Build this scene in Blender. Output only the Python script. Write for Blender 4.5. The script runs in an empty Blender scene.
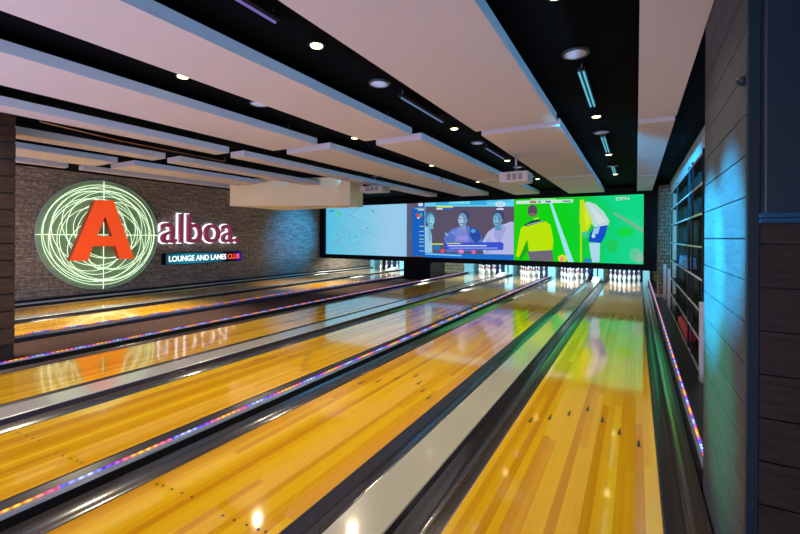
import bpy, math, random
from mathutils import Vector
random.seed(7)
SC = bpy.context.scene
COL = SC.collection

# ------------------------------------------------------------------ helpers
class MB:
    """collects geometry for ONE mesh object"""
    def __init__(s):
        s.v = []; s.f = []; s.mi = []; s.sm = []
    def face(s, pts, m=0, sm=False):
        b = len(s.v); s.v += [tuple(p) for p in pts]
        s.f.append(tuple(range(b, b + len(pts)))); s.mi.append(m); s.sm.append(sm)
    def box(s, x0, x1, y0, y1, z0, z1, m=0, bev=0.0):
        if bev > 0:
            return s.rbox(x0, x1, y0, y1, z0, z1, bev, m)
        b = len(s.v)
        s.v += [(x, y, z) for x in (x0, x1) for y in (y0, y1) for z in (z0, z1)]
        for q in ((0, 1, 3, 2), (4, 6, 7, 5), (0, 4, 5, 1), (2, 3, 7, 6), (0, 2, 6, 4), (1, 5, 7, 3)):
            s.f.append(tuple(b + i for i in q)); s.mi.append(m); s.sm.append(False)
    def rbox(s, x0, x1, y0, y1, z0, z1, r, m=0):
        """box with chamfered vertical and horizontal edges"""
        import bmesh
        bm = bmesh.new()
        bmesh.ops.create_cube(bm, size=1)
        for v in bm.verts:
            v.co = Vector(((x0 + x1) / 2 + v.co.x * (x1 - x0), (y0 + y1) / 2 + v.co.y * (y1 - y0), (z0 + z1) / 2 + v.co.z * (z1 - z0)))
        bmesh.ops.bevel(bm, geom=bm.edges[:], offset=r, segments=2, affect='EDGES', profile=.6)
        bm.verts.index_update()
        b = len(s.v); s.v += [tuple(v.co) for v in bm.verts]
        for f in bm.faces:
            s.f.append(tuple(b + v.index for v in f.verts)); s.mi.append(m); s.sm.append(False)
        bm.free()
    def extrude(s, prof, y0, y1, m=0, sm=False, closed=True, caps=True, ny=1):
        """profile of (x,z) swept along y"""
        b = len(s.v); n = len(prof)
        for k in range(ny + 1):
            y = y0 + (y1 - y0) * k / ny
            s.v += [(x, y, z) for x, z in prof]
        for k in range(ny):
            for i in range(n if closed else n - 1):
                j = (i + 1) % n
                s.f.append((b + k * n + i, b + k * n + j, b + (k + 1) * n + j, b + (k + 1) * n + i)); s.mi.append(m); s.sm.append(sm)
        if closed and caps:
            s.f.append(tuple(b + i for i in range(n))[::-1]); s.mi.append(m); s.sm.append(False)
            s.f.append(tuple(b + ny * n + i for i in range(n))); s.mi.append(m); s.sm.append(False)
    def prism(s, pts, off, m=0):
        """closed planar polygon of 3-D points swept by vector off"""
        n = len(pts); b = len(s.v)
        s.v += [tuple(p) for p in pts] + [tuple(Vector(p) + Vector(off)) for p in pts]
        s.f.append(tuple(b + i for i in range(n))); s.f.append(tuple(b + n + i for i in range(n))[::-1])
        s.mi += [m, m]; s.sm += [False, False]
        for i in range(n):
            j = (i + 1) % n
            s.f.append((b + i, b + n + i, b + n + j, b + j)); s.mi.append(m); s.sm.append(False)
    def lathe(s, prof, cx=0, cy=0, cz=0, n=16, mats=None, m=0, sm=True):
        b = len(s.v)
        for r, z in prof:
            for i in range(n):
                a = 2 * math.pi * i / n
                s.v.append((cx + r * math.cos(a), cy + r * math.sin(a), cz + z))
        for k in range(len(prof) - 1):
            for i in range(n):
                j = (i + 1) % n
                s.f.append((b + k * n + i, b + k * n + j, b + (k + 1) * n + j, b + (k + 1) * n + i))
                s.mi.append(mats[k] if mats else m); s.sm.append(sm)
        s.f.append(tuple(b + i for i in range(n))[::-1]); s.mi.append(mats[0] if mats else m); s.sm.append(False)
        t = b + (len(prof) - 1) * n
        s.f.append(tuple(t + i for i in range(n))); s.mi.append(mats[-1] if mats else m); s.sm.append(False)
    def tube(s, pts, r, n=8, closed=False, m=0):
        pts = [Vector(p) for p in pts]; N = len(pts); b = len(s.v)
        for i, p in enumerate(pts):
            if closed: t = pts[(i + 1) % N] - pts[i - 1]
            else: t = pts[min(i + 1, N - 1)] - pts[max(i - 1, 0)]
            t.normalize()
            up = Vector((1, 0, 0)) if abs(t.x) < .9 else Vector((0, 0, 1))
            a = t.cross(up).normalized(); c = t.cross(a)
            for k in range(n):
                w = 2 * math.pi * k / n
                s.v.append(tuple(p + a * (r * math.cos(w)) + c * (r * math.sin(w))))
        for i in range(N if closed else N - 1):
            j = (i + 1) % N
            for k in range(n):
                l = (k + 1) % n
                s.f.append((b + i * n + k, b + i * n + l, b + j * n + l, b + j * n + k)); s.mi.append(m); s.sm.append(True)
        if not closed:
            s.f.append(tuple(b + k for k in range(n))[::-1]); s.f.append(tuple(b + (N - 1) * n + k for k in range(n)))
            s.mi += [m, m]; s.sm += [False, False]
    def build(s, name, mats, parent=None, origin=None):
        if not isinstance(mats, (list, tuple)): mats = [mats]
        me = bpy.data.meshes.new(name)
        vs = s.v
        if origin is not None: vs = [(x - origin[0], y - origin[1], z - origin[2]) for x, y, z in vs]
        me.from_pydata(vs, [], s.f)
        for m in mats: me.materials.append(m)
        for p, mi, sm in zip(me.polygons, s.mi, s.sm): p.material_index = mi; p.use_smooth = sm
        import bmesh
        bm = bmesh.new(); bm.from_mesh(me); bmesh.ops.recalc_face_normals(bm, faces=bm.faces[:]); bm.to_mesh(me); bm.free()
        o = bpy.data.objects.new(name, me); COL.objects.link(o)
        if origin is not None: o.location = origin
        if parent is not None: o.parent = parent
        return o

def tag(o, label, cat, group=None, kind=None):
    o['label'] = label; o['category'] = cat
    if group: o['group'] = group
    if kind: o['kind'] = kind
    return o
def thing(name, label, cat, loc=(0, 0, 0), group=None):
    o = bpy.data.objects.new(name, None); COL.objects.link(o); o.location = loc; o.empty_display_size = .1
    return tag(o, label, cat, group)
def struct(name, mb, m, label, cat='structure'):
    o = mb.build(name, m); o['kind'] = 'structure'; o['label'] = label; o['category'] = cat
    return o

# ------------------------------------------------------------------ materials
def newmat(name):
    m = bpy.data.materials.new(name); m.use_nodes = True
    nt = m.node_tree; nt.nodes.clear()
    out = nt.nodes.new('ShaderNodeOutputMaterial')
    return m, nt, out
def N(nt, typ, **kw):
    n = nt.nodes.new(typ)
    for k, v in kw.items():
        if k.startswith('i_'): n.inputs[k[2:].replace('_', ' ')].default_value = v
        else: setattr(n, k, v)
    return n
def rgb(c): return (c[0], c[1], c[2], 1)
def lacquer(p, w, ior, rough):
    p.inputs['Coat Weight'].default_value = w; p.inputs['Coat IOR'].default_value = ior; p.inputs['Coat Roughness'].default_value = rough
def pbr(name, col, rough=.5, metal=0, spec=.5, noise=0.0, nscale=8, bump=0.0, bscale=60, coat=None):
    m, nt, out = newmat(name)
    p = N(nt, 'ShaderNodeBsdfPrincipled'); nt.links.new(p.outputs[0], out.inputs[0])
    p.inputs['Base Color'].default_value = rgb(col); p.inputs['Roughness'].default_value = rough
    if coat: lacquer(p, *coat)
    p.inputs['Metallic'].default_value = metal; p.inputs['Specular IOR Level'].default_value = spec
    tc = N(nt, 'ShaderNodeTexCoord')
    if noise:
        nz = N(nt, 'ShaderNodeTexNoise'); nz.inputs['Scale'].default_value = nscale; nz.inputs['Detail'].default_value = 4
        nt.links.new(tc.outputs['Object'], nz.inputs['Vector'])
        mx = N(nt, 'ShaderNodeMix', data_type='RGBA'); nt.links.new(nz.outputs['Fac'], mx.inputs['Factor'])
        mx.inputs['A'].default_value = rgb([c * (1 - noise) for c in col]); mx.inputs['B'].default_value = rgb([min(1, c * (1 + noise)) for c in col])
        nt.links.new(mx.outputs['Result'], p.inputs['Base Color'])
    if bump:
        nb = N(nt, 'ShaderNodeTexNoise'); nb.inputs['Scale'].default_value = bscale
        nt.links.new(tc.outputs['Object'], nb.inputs['Vector'])
        bp_ = N(nt, 'ShaderNodeBump'); bp_.inputs['Strength'].default_value = bump
        nt.links.new(nb.outputs['Fac'], bp_.inputs['Height']); nt.links.new(bp_.outputs[0], p.inputs['Normal'])
    return m
def emit(name, col, strength):
    m, nt, out = newmat(name)
    e = N(nt, 'ShaderNodeEmission'); e.inputs[0].default_value = rgb(col); e.inputs[1].default_value = strength
    nt.links.new(e.outputs[0], out.inputs[0])
    return m
def sr(r, g, b):
    f = lambda c: (c / 255 / 12.92) if c / 255 <= .04045 else ((c / 255 + .055) / 1.055) ** 2.4
    return (f(r), f(g), f(b))

def boards(name, stops, rough=.07, wboard=.041, axis='X', grain=(60, .6, 1), spec=.5, coat=(1, 2.2, .065)):
    """long boards along Y, each with a tone of its own"""
    m, nt, out = newmat(name)
    p = N(nt, 'ShaderNodeBsdfPrincipled'); nt.links.new(p.outputs[0], out.inputs[0])
    tc = N(nt, 'ShaderNodeTexCoord'); sp = N(nt, 'ShaderNodeSeparateXYZ'); nt.links.new(tc.outputs['Object'], sp.inputs[0])
    d = N(nt, 'ShaderNodeMath', operation='DIVIDE'); nt.links.new(sp.outputs[axis], d.inputs[0]); d.inputs[1].default_value = wboard
    fl = N(nt, 'ShaderNodeMath', operation='FLOOR'); nt.links.new(d.outputs[0], fl.inputs[0])
    # boards are cut to lengths, offset per board
    wl = N(nt, 'ShaderNodeTexWhiteNoise', noise_dimensions='1D'); nt.links.new(fl.outputs[0], wl.inputs['W'])
    yl = N(nt, 'ShaderNodeMath', operation='MULTIPLY_ADD'); nt.links.new(wl.outputs['Value'], yl.inputs[0]); yl.inputs[1].default_value = 9.0
    nt.links.new(sp.outputs['Y'], yl.inputs[2])
    yd = N(nt, 'ShaderNodeMath', operation='DIVIDE'); nt.links.new(yl.outputs[0], yd.inputs[0]); yd.inputs[1].default_value = 4.6
    yf = N(nt, 'ShaderNodeMath', operation='FLOOR'); nt.links.new(yd.outputs[0], yf.inputs[0])
    cb = N(nt, 'ShaderNodeCombineXYZ'); nt.links.new(fl.outputs[0], cb.inputs[0]); nt.links.new(yf.outputs[0], cb.inputs[1])
    wn = N(nt, 'ShaderNodeTexWhiteNoise', noise_dimensions='2D'); nt.links.new(cb.outputs[0], wn.inputs['Vector'])
    mp = N(nt, 'ShaderNodeMapping'); mp.inputs['Scale'].default_value = grain; nt.links.new(tc.outputs['Object'], mp.inputs['Vector'])
    nz = N(nt, 'ShaderNodeTexNoise'); nz.inputs['Scale'].default_value = 1; nz.inputs['Detail'].default_value = 5; nt.links.new(mp.outputs[0], nz.inputs['Vector'])
    ma = N(nt, 'ShaderNodeMath', operation='MULTIPLY_ADD'); nt.links.new(nz.outputs['Fac'], ma.inputs[0]); ma.inputs[1].default_value = .55
    mb = N(nt, 'ShaderNodeMath', operation='MULTIPLY'); nt.links.new(wn.outputs['Value'], mb.inputs[0]); mb.inputs[1].default_value = .85
    nt.links.new(mb.outputs[0], ma.inputs[2])
    ms = N(nt, 'ShaderNodeMath', operation='SUBTRACT'); nt.links.new(ma.outputs[0], ms.inputs[0]); ms.inputs[1].default_value = .17
    cr = N(nt, 'ShaderNodeValToRGB'); nt.links.new(ms.outputs[0], cr.inputs[0])
    el = cr.color_ramp.elements
    while len(el) < len(stops): el.new(.5)
    for e, (q, c) in zip(el, stops): e.position = q; e.color = rgb(c)
    nt.links.new(cr.outputs[0], p.inputs['Base Color'])
    p.inputs['Roughness'].default_value = rough; p.inputs['Specular IOR Level'].default_value = spec; lacquer(p, *coat)
    return m

def ledmat(name, strength, phase=0.0, period=.62):
    """string of coloured LEDs along Y: colour runs in groups, a dot every 5 cm"""
    m, nt, out = newmat(name)
    tc = N(nt, 'ShaderNodeTexCoord'); sp = N(nt, 'ShaderNodeSeparateXYZ'); nt.links.new(tc.outputs['Object'], sp.inputs[0])
    a = N(nt, 'ShaderNodeMath', operation='MULTIPLY_ADD'); nt.links.new(sp.outputs['Y'], a.inputs[0]); a.inputs[1].default_value = 1 / period; a.inputs[2].default_value = phase
    f = N(nt, 'ShaderNodeMath', operation='FRACT'); nt.links.new(a.outputs[0], f.inputs[0])
    cr = N(nt, 'ShaderNodeValToRGB'); nt.links.new(f.outputs[0], cr.inputs[0])
    st = [(0, (.04, .04, 1)), (.12, (.30, .36, 1)), (.22, (.45, .5, 1)), (.34, (.05, .05, 1)), (.45, (.35, .04, .8)), (.54, (1, .10, .18)), (.66, (1, .42, .03)), (.80, (1, .34, .03)), (.92, (1, .08, .25))]
    el = cr.color_ramp.elements
    while len(el) < len(st): el.new(.5)
    for e, (q, c) in zip(el, st): e.position = q; e.color = rgb(c)
    w = N(nt, 'ShaderNodeMath', operation='MULTIPLY'); nt.links.new(sp.outputs['Y'], w.inputs[0]); w.inputs[1].default_value = 2 * math.pi / .05
    sn = N(nt, 'ShaderNodeMath', operation='SINE'); nt.links.new(w.outputs[0], sn.inputs[0])
    mr = N(nt, 'ShaderNodeMapRange'); nt.links.new(sn.outputs[0], mr.inputs['Value']); mr.inputs['From Min'].default_value = -1.2; mr.inputs['From Max'].default_value = 1
    mr.inputs['To Min'].default_value = .35 * strength; mr.inputs['To Max'].default_value = 1.6 * strength
    e = N(nt, 'ShaderNodeEmission'); nt.links.new(cr.outputs[0], e.inputs[0]); nt.links.new(mr.outputs[0], e.inputs[1]); nt.links.new(e.outputs[0], out.inputs[0])
    return m

def stone(name, c0, c1, mortar, sx=.32, sz=.036, plane='YZ', bump=1.0):
    """thin stacked stone courses on a vertical wall"""
    m, nt, out = newmat(name)
    p = N(nt, 'ShaderNodeBsdfPrincipled'); nt.links.new(p.outputs[0], out.inputs[0])
    tc = N(nt, 'ShaderNodeTexCoord'); sp = N(nt, 'ShaderNodeSeparateXYZ'); nt.links.new(tc.outputs['Object'], sp.inputs[0])
    cb = N(nt, 'ShaderNodeCombineXYZ'); nt.links.new(sp.outputs[plane[0]], cb.inputs[0]); nt.links.new(sp.outputs[plane[1]], cb.inputs[1])
    br = N(nt, 'ShaderNodeTexBrick'); nt.links.new(cb.outputs[0], br.inputs['Vector'])
    br.offset = .37; br.squash = .6; br.squash_frequency = 3
    br.inputs['Scale'].default_value = 1; br.inputs['Brick Width'].default_value = sx; br.inputs['Row Height'].default_value = sz
    br.inputs['Mortar Size'].default_value = sz * .09; br.inputs['Mortar Smooth'].default_value = .3; br.inputs['Bias'].default_value = -.1
    br.inputs['Color1'].default_value = rgb(c0); br.inputs['Color2'].default_value = rgb(c1); br.inputs['Mortar'].default_value = rgb(mortar)
    nz = N(nt, 'ShaderNodeTexNoise'); nz.inputs['Scale'].default_value = 14; nz.inputs['Detail'].default_value = 6; nt.links.new(cb.outputs[0], nz.inputs['Vector'])
    mx = N(nt, 'ShaderNodeMix', data_type='RGBA', blend_type='MULTIPLY'); mx.inputs['Factor'].default_value = .95
    cr = N(nt, 'ShaderNodeValToRGB'); cr.color_ramp.elements[0].position = .28; cr.color_ramp.elements[0].color = (.35, .33, .31, 1); cr.color_ramp.elements[1].position = .7
    nt.links.new(nz.outputs['Fac'], cr.inputs[0]); nt.links.new(br.outputs['Color'], mx.inputs['A']); nt.links.new(cr.outputs[0], mx.inputs['B'])
    nt.links.new(mx.outputs['Result'], p.inputs['Base Color']); p.inputs['Roughness'].default_value = .75
    # height: stone tone + noise - joints
    h = N(nt, 'ShaderNodeMath', operation='MULTIPLY_ADD'); nt.links.new(br.outputs['Fac'], h.inputs[0]); h.inputs[1].default_value = -1.2; nt.links.new(nz.outputs['Fac'], h.inputs[2])
    bp_ = N(nt, 'ShaderNodeBump'); bp_.inputs['Strength'].default_value = bump; bp_.inputs['Distance'].default_value = .02
    nt.links.new(h.outputs[0], bp_.inputs['Height']); nt.links.new(bp_.outputs[0], p.inputs['Normal'])
    return m

def woodgrain(name, c0, c1, scale, rough=.45, bump=.15):
    m, nt, out = newmat(name)
    p = N(nt, 'ShaderNodeBsdfPrincipled'); nt.links.new(p.outputs[0], out.inputs[0])
    tc = N(nt, 'ShaderNodeTexCoord'); mp = N(nt, 'ShaderNodeMapping'); mp.inputs['Scale'].default_value = scale; nt.links.new(tc.outputs['Object'], mp.inputs['Vector'])
    nz = N(nt, 'ShaderNodeTexNoise'); nz.inputs['Scale'].default_value = 1; nz.inputs['Detail'].default_value = 6; nz.inputs['Roughness'].default_value = .6; nt.links.new(mp.outputs[0], nz.inputs['Vector'])
    cr = N(nt, 'ShaderNodeValToRGB'); cr.color_ramp.elements[0].position = .3; cr.color_ramp.elements[0].color = rgb(c0); cr.color_ramp.elements[1].position = .72; cr.color_ramp.elements[1].color = rgb(c1)
    nt.links.new(nz.outputs['Fac'], cr.inputs[0]); nt.links.new(cr.outputs[0], p.inputs['Base Color'])
    p.inputs['Roughness'].default_value = rough; p.inputs['Specular IOR Level'].default_value = .18
    bp_ = N(nt, 'ShaderNodeBump'); bp_.inputs['Strength'].default_value = bump; bp_.inputs['Distance'].default_value = .01
    nt.links.new(nz.outputs['Fac'], bp_.inputs['Height']); nt.links.new(bp_.outputs[0], p.inputs['Normal'])
    return m

def meshgrille(name):
    """perforated dark metal: round holes on a staggered grid"""
    m, nt, out = newmat(name)
    p = N(nt, 'ShaderNodeBsdfPrincipled'); nt.links.new(p.outputs[0], out.inputs[0])
    tc = N(nt, 'ShaderNodeTexCoord'); mp = N(nt, 'ShaderNodeMapping'); mp.inputs['Scale'].default_value = (125, 125, 125); mp.inputs['Rotation'].default_value = (0, math.radians(45), 0)
    nt.links.new(tc.outputs['Object'], mp.inputs['Vector'])
    sp = N(nt, 'ShaderNodeSeparateXYZ'); nt.links.new(mp.outputs[0], sp.inputs[0])
    ds = []
    for ax in ('X', 'Z'):
        f = N(nt, 'ShaderNodeMath', operation='FRACT'); nt.links.new(sp.outputs[ax], f.inputs[0])
        s = N(nt, 'ShaderNodeMath', operation='SUBTRACT'); nt.links.new(f.outputs[0], s.inputs[0]); s.inputs[1].default_value = .5
        q = N(nt, 'ShaderNodeMath', operation='MULTIPLY'); nt.links.new(s.outputs[0], q.inputs[0]); nt.links.new(s.outputs[0], q.inputs[1]); ds.append(q)
    a = N(nt, 'ShaderNodeMath', operation='ADD'); nt.links.new(ds[0].outputs[0], a.inputs[0]); nt.links.new(ds[1].outputs[0], a.inputs[1])
    cr = N(nt, 'ShaderNodeValToRGB'); cr.color_ramp.elements[0].position = .1; cr.color_ramp.elements[0].color = (.001, .0015, .003, 1); cr.color_ramp.elements[1].position = .14; cr.color_ramp.elements[1].color = (.003, .022, .044, 1)
    nt.links.new(a.outputs[0], cr.inputs[0]); nt.links.new(cr.outputs[0], p.inputs['Base Color'])
    p.inputs['Roughness'].default_value = .45
    return m

LANE = boards('lane_wood', [(0, (.64, .28, .004)), (.3, (.76, .37, .003)), (.6, (.88, .50, .005)), (1, (.95, .62, .02))], rough=.2, spec=.1, wboard=.052)
DECK = boards('deck_wood_lit', [(0, (.55, .36, .17)), (.5, (.68, .48, .25)), (1, (.80, .62, .36))], rough=.09)  # maple paled: light falling on the lane ends is put into the colour
BLACK = pbr('marker_black', (.012, .010, .010), .3)
TROUGH = pbr('gutter_plastic', (.040, .025, .018), .25, spec=.5, coat=(1, 2.0, .12), noise=.12, nscale=3)
LIP = pbr('gutter_lip', (.050, .046, .060), .25, noise=.15, nscale=4)
CAPW = pbr('capping_cream', (.52, .51, .40), .2, spec=.8, coat=(1, 1.7, .08), noise=.06, nscale=5)
CAPG = pbr('capping_grey', (.54, .54, .52), .2, spec=.8, coat=(1, 1.7, .08), noise=.08, nscale=5)
RAIL = pbr('rail_metal', (.20, .27, .36), .22, coat=(1, 2.2, .07))
NAVY = pbr('rail_navy', (.02, .03, .07), .3)
CARPET = woodgrain('carpet_brown', (.030, .016, .015), (.105, .06, .055), (9, 60, 1), .85, .3)
DARKFLOOR = pbr('floor_dark', (.008, .009, .012), .4, noise=.4, nscale=6)
CEIL = pbr('ceiling_black', (.0022, .0022, .003), .9, spec=.05, noise=.3, nscale=5)
PANEL = pbr('panel_white', (.60, .57, .60), .85, noise=.03, nscale=2)
CREAM = pbr('bulkhead_cream', (.88, .78, .52), .8, noise=.04, nscale=3)
STONEL = stone('stacked_stone', (.38, .32, .27), (.68, .58, .48), (.03, .025, .022), bump=1.6)
STONEP = stone('brown_brick', (.25, .16, .10), (.36, .25, .16), (.04, .03, .02), .3, .10, 'XZ', .6)
TANWALL = stone('tan_siding', (.42, .34, .2), (.5, .42, .26), (.1, .08, .05), 3.0, .16, 'XZ', .5)
PALEWALL = pbr('wall_pale_blue', (.50, .60, .66), .7, noise=.05)
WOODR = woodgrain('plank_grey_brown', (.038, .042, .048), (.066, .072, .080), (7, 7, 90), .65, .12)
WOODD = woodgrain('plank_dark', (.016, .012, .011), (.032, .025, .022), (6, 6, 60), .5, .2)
WOODL = woodgrain('plank_walnut', (.038, .024, .017), (.075, .05, .036), (6, 6, 60), .45, .15)
GROOVE = pbr('groove_black', (.006, .006, .006), .7)
TEALTRIM = pbr('corner_trim', (.008, .022, .03), .45, spec=.2)
FRAME = pbr('frame_black', (.003, .004, .006), .55, spec=.12)
METAL = pbr('rack_black_metal', (.010, .012, .018), .6, spec=.15)
SHELFM = pbr('shelf_edge', (.42, .46, .55), .35, metal=.2)
WHITE = pbr('white_laminate', (.78, .78, .80), .4)
UPR = pbr('upright_lilac', (.42, .42, .50), .4)
PINW = pbr('pin_white', (.88, .87, .85), .22)
PINR = pbr('pin_red', (.60, .015, .02), .25)
KICK = pbr('divider_blue', (.26, .60, .70), .4, noise=.08)
KICKD = pbr('divider_slot', (.02, .03, .035), .5)
PIT = pbr('pit_curtain', (.012, .07, .16), .7, noise=.3, nscale=4)
FIXT = pbr('fixture_black', (.006, .006, .007), .6, spec=.2)
SPKR = pbr('speaker_grille_white', (.55, .50, .58), .6, noise=.1, nscale=60)
SPKRING = pbr('speaker_ring', (.02, .04, .045), .4)
LAMPON = emit('lamp_warm', (1, .90, .42), 5)
TUBECY = emit('tube_cyan', (.12, .50, .66), 1.0)
TUBEBL = emit('tube_blue', (.14, .22, .42), .8)
TUBEVI = emit('tube_violet', (.22, .16, .50), .8)
PROJ = pbr('projector_shell', (.50, .47, .44), .45)
PROJD = pbr('projector_dark', (.03, .03, .03), .4)
STEEL = pbr('steel', (.4, .4, .4), .35, metal=.8)
ORANGE = None

# ------------------------------------------------------------------ camera (stands at the head of the right-hand lane, eye height)
EYE = 1.546; F_PX = 411.29; YAW = .5216
cam = bpy.data.cameras.new('camera'); co = bpy.data.objects.new('camera', cam); COL.objects.link(co)
cam.sensor_width = 36; cam.lens = F_PX / 800 * 36; cam.shift_y = -(267 - 237.04) / 800
cam.clip_start = .05; cam.clip_end = 100
from mathutils import Matrix
co.matrix_world = Matrix.Translation((0, 0, EYE)) @ Matrix.Rotation(YAW, 4, 'Z') @ Matrix.Rotation(math.pi / 2, 4, 'X') @ Matrix.Rotation(.006, 4, 'Z')
SC.camera = co

# ------------------------------------------------------------------ setting
Y0 = -3.0            # room goes on behind the camera to here
WALLU = -11.65; CEILZ = 3.06
m = MB(); m.box(-11.8, 3.4, Y0, 18.9, -.30, -.20); struct('floor', m, DARKFLOOR, 'dark sub floor below lanes and gutters', 'floor')
m = MB(); m.box(-11.8, 3.4, Y0, 18.9, CEILZ, CEILZ + .1); struct('ceiling', m, CEIL, 'black ceiling above the white hanging panels', 'ceiling')
m = MB(); m.box(WALLU - .15, WALLU, Y0, 18.9, -.20, CEILZ); struct('wall_left', m, STONEL, 'stacked stone wall carrying the round neon sign', 'wall')
m = MB(); m.box(.78, .90, 3.3, 18.9, -.20, CEILZ); struct('wall_right', m, PALEWALL, 'pale wall behind the black shelving racks', 'wall')
m = MB(); m.box(-11.65, .78, 18.75, 18.9, -.20, CEILZ); struct('wall_back', m, TANWALL, 'tan boarded wall far behind the pin decks', 'wall')
m = MB(); m.extrude([(WALLU, -.2), (WALLU, .06), (-11.57, .06), (-11.57, -.2)], -.8, 18.7, m=1)
m.extrude([(-11.57, -.2), (-11.57, .062), (-11.56, .068), (-11.49, .068), (-11.48, .055), (-11.48, -.2)], -.8, 18.7)
m.extrude([(-11.48, -.2), (-11.48, .03), (-11.452, .03), (-11.452, -.2)], -.8, 18.7, m=1)
m.extrude([(WALLU, .061), (WALLU, .115), (WALLU + .03, .115), (WALLU + .03, .061)], -.8, 18.7, m=1)
struct('baseboard_left', m, [CAPG, GROOVE], 'pale grey ledge along the foot of the stone wall', 'baseboard')
m = MB(); m.box(.425, .78, 3.25, 13.3, -.20, .0); struct('trim_1', m, DARKFLOOR, 'dark strip of floor between LED rail and shelving', 'floor')
m = MB(); m.prism([(-9.32, 7.18, 2.34), (-6.32, 8.44, 2.34), (-6.32, 9.0, 2.34), (-9.32, 9.0, 2.34)], (0, 0, CEILZ - 2.34)); struct('trim_2', m, CREAM, 'cream boxed bulkhead hanging from the ceiling before the stone wall', 'bulkhead')

# ------------------------------------------------------------------ lanes
LA = dict(A=(-.888, .143), B=(-2.653, -1.595), C=(-4.264, -3.180), D=(-6.087, -4.998), E=(-9.276, -8.190), F=(-11.244, -10.081))
LSAY = dict(A='beside the wood plank pillar', B='second from the wood plank pillar', C='third from the wood plank pillar', D='bordering the near side of the brown carpet walkway', E='bordering the far side of the brown carpet walkway', F='at the foot of the stone sign wall')
S0, SD, S1 = -.9, 12.25, 18.0
ARR = [(-.396, 3.581), (-.264, 3.72), (-.132, 3.895), (0, 4.08), (.132, 3.895), (.264, 3.72), (.396, 3.581)]
for k, (a, b) in LA.items():
    c = (a + b) / 2
    t = thing('bowling_lane', 'glossy yellow maple bowling lane ' + LSAY[k], 'bowling lane', (c, S0, -.2), 'bowling lanes side by side')
    def P(mb, name, mat): 
        o = mb.build(name, mat, None); o.parent = t; o.matrix_parent_inverse = Matrix.Translation((-c, -S0, .2)); return o
    m = MB(); m.box(a + .012, b - .012, S0, SD, -.2, 0); boards_ = P(m, 'lane_boards', LANE)
    m = MB(); m.box(a + .012, b - .012, SD + .03, S1, -.2, 0); o = P(m, 'pin_deck', DECK); o['label'] = 'maple pin deck with the light on it painted paler'
    m = MB(); m.box(a + .012, b - .012, SD, SD + .03, -.2, .0); P(m, 'deck_joint', RAIL)
    for x in (a, b - .012):
        m = MB(); m.box(x, x + .012, S0, S1, -.2, 0); P(m, 'edge_strip', LIP)
    if k in 'ABCD':
        for dx, s in ARR:
            m = MB(); w = .012; z = .0012
            m.prism([(c + dx - w, s - .05, .0002), (c + dx + w, s - .05, .0002), (c + dx + w * .35, s + .06, .0002), (c + dx, s + .075, .0002), (c + dx - w * .35, s + .06, .0002)], (0, 0, .001))
            m.build('arrow_marker', BLACK, boards_)
    if k in 'BC':
        sd = 1.50 if k == 'B' else 1.33
        for q, d in enumerate((.078, .125, .205, .295, .38)):
            for x, ds in ((a + d, .008 * q - .03), (b - d, -.008 * q + .02)):
                m = MB(); m.lathe([(.0085, .0003), (.0085, .0012)], x, sd + ds, 0, 10); m.build('dot_marker', BLACK, boards_)

# gutters: (lane edge u, far edge u, side)
def gutter(u0, u1, label):
    """u0 = lane edge, u1 = capping edge"""
    sg = 1 if u1 > u0 else -1
    t = thing('lane_gutter', label, 'gutter', (u0, S0, -.2), 'gutters along the lanes')
    inv = Matrix.Translation((-u0, -S0, .2))
    lw = .05
    m = MB(); m.extrude([(u0 + sg * .001, -.004), (u0 + sg * lw, -.05), (u0 + sg * lw, -.06), (u0 + sg * .001, -.06)], S0, 17.18)
    o = m.build('gutter_lip', LIP, t); o.matrix_parent_inverse = inv
    W = abs(u1 - u0) - lw - .004; pr = []
    for i in range(25):
        f = i / 24; ang = math.pi * f
        pr.append((u0 + sg * (lw + .001 + W * f), -.055 - .05 * math.sin(ang) + .042 * f ** 3))
    m = MB(); m.extrude(pr, S0, 17.18, sm=True, closed=False)
    m.extrude([(x, z - .003) for x, z in pr] + [(pr[-1][0], -.2), (pr[0][0], -.2)], S0, 17.18)
    o = m.build('trough', TROUGH, t); o.matrix_parent_inverse = inv
G = [(.143, .359, 'dark gutter between the nearest lane and its coloured LED rail'),
     (-.888, -1.107, 'dark gutter between cream capping and the lane beside the plank pillar'),
     (-1.595, -1.375, 'dark gutter between cream capping and the second lane from the plank pillar'),
     (-2.653, -2.883, 'dark gutter on the cream capping lane\'s far edge, under the LED rail'),
     (-3.180, -2.955, 'dark gutter beyond the LED rail, beside the third lane'),
     (-4.264, -4.485, 'dark gutter on the near side of the grey capping between two lanes'),
     (-4.998, -4.78, 'dark gutter on the far side of the grey capping between two lanes'),
     (-6.087, -6.323, 'dark gutter beside the near LED rail of the carpet walkway'),
     (-8.190, -7.93, 'dark gutter hidden behind the far LED rail of the walkway'),
     (-9.276, -9.51, 'dark gutter on the near side of the far pale capping'),
     (-10.081, -9.845, 'dark gutter on the far side of the far pale capping'),
     (-11.244, -11.45, 'dark gutter along the ledge of the stone wall')]
for g in G: gutter(*g)

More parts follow.
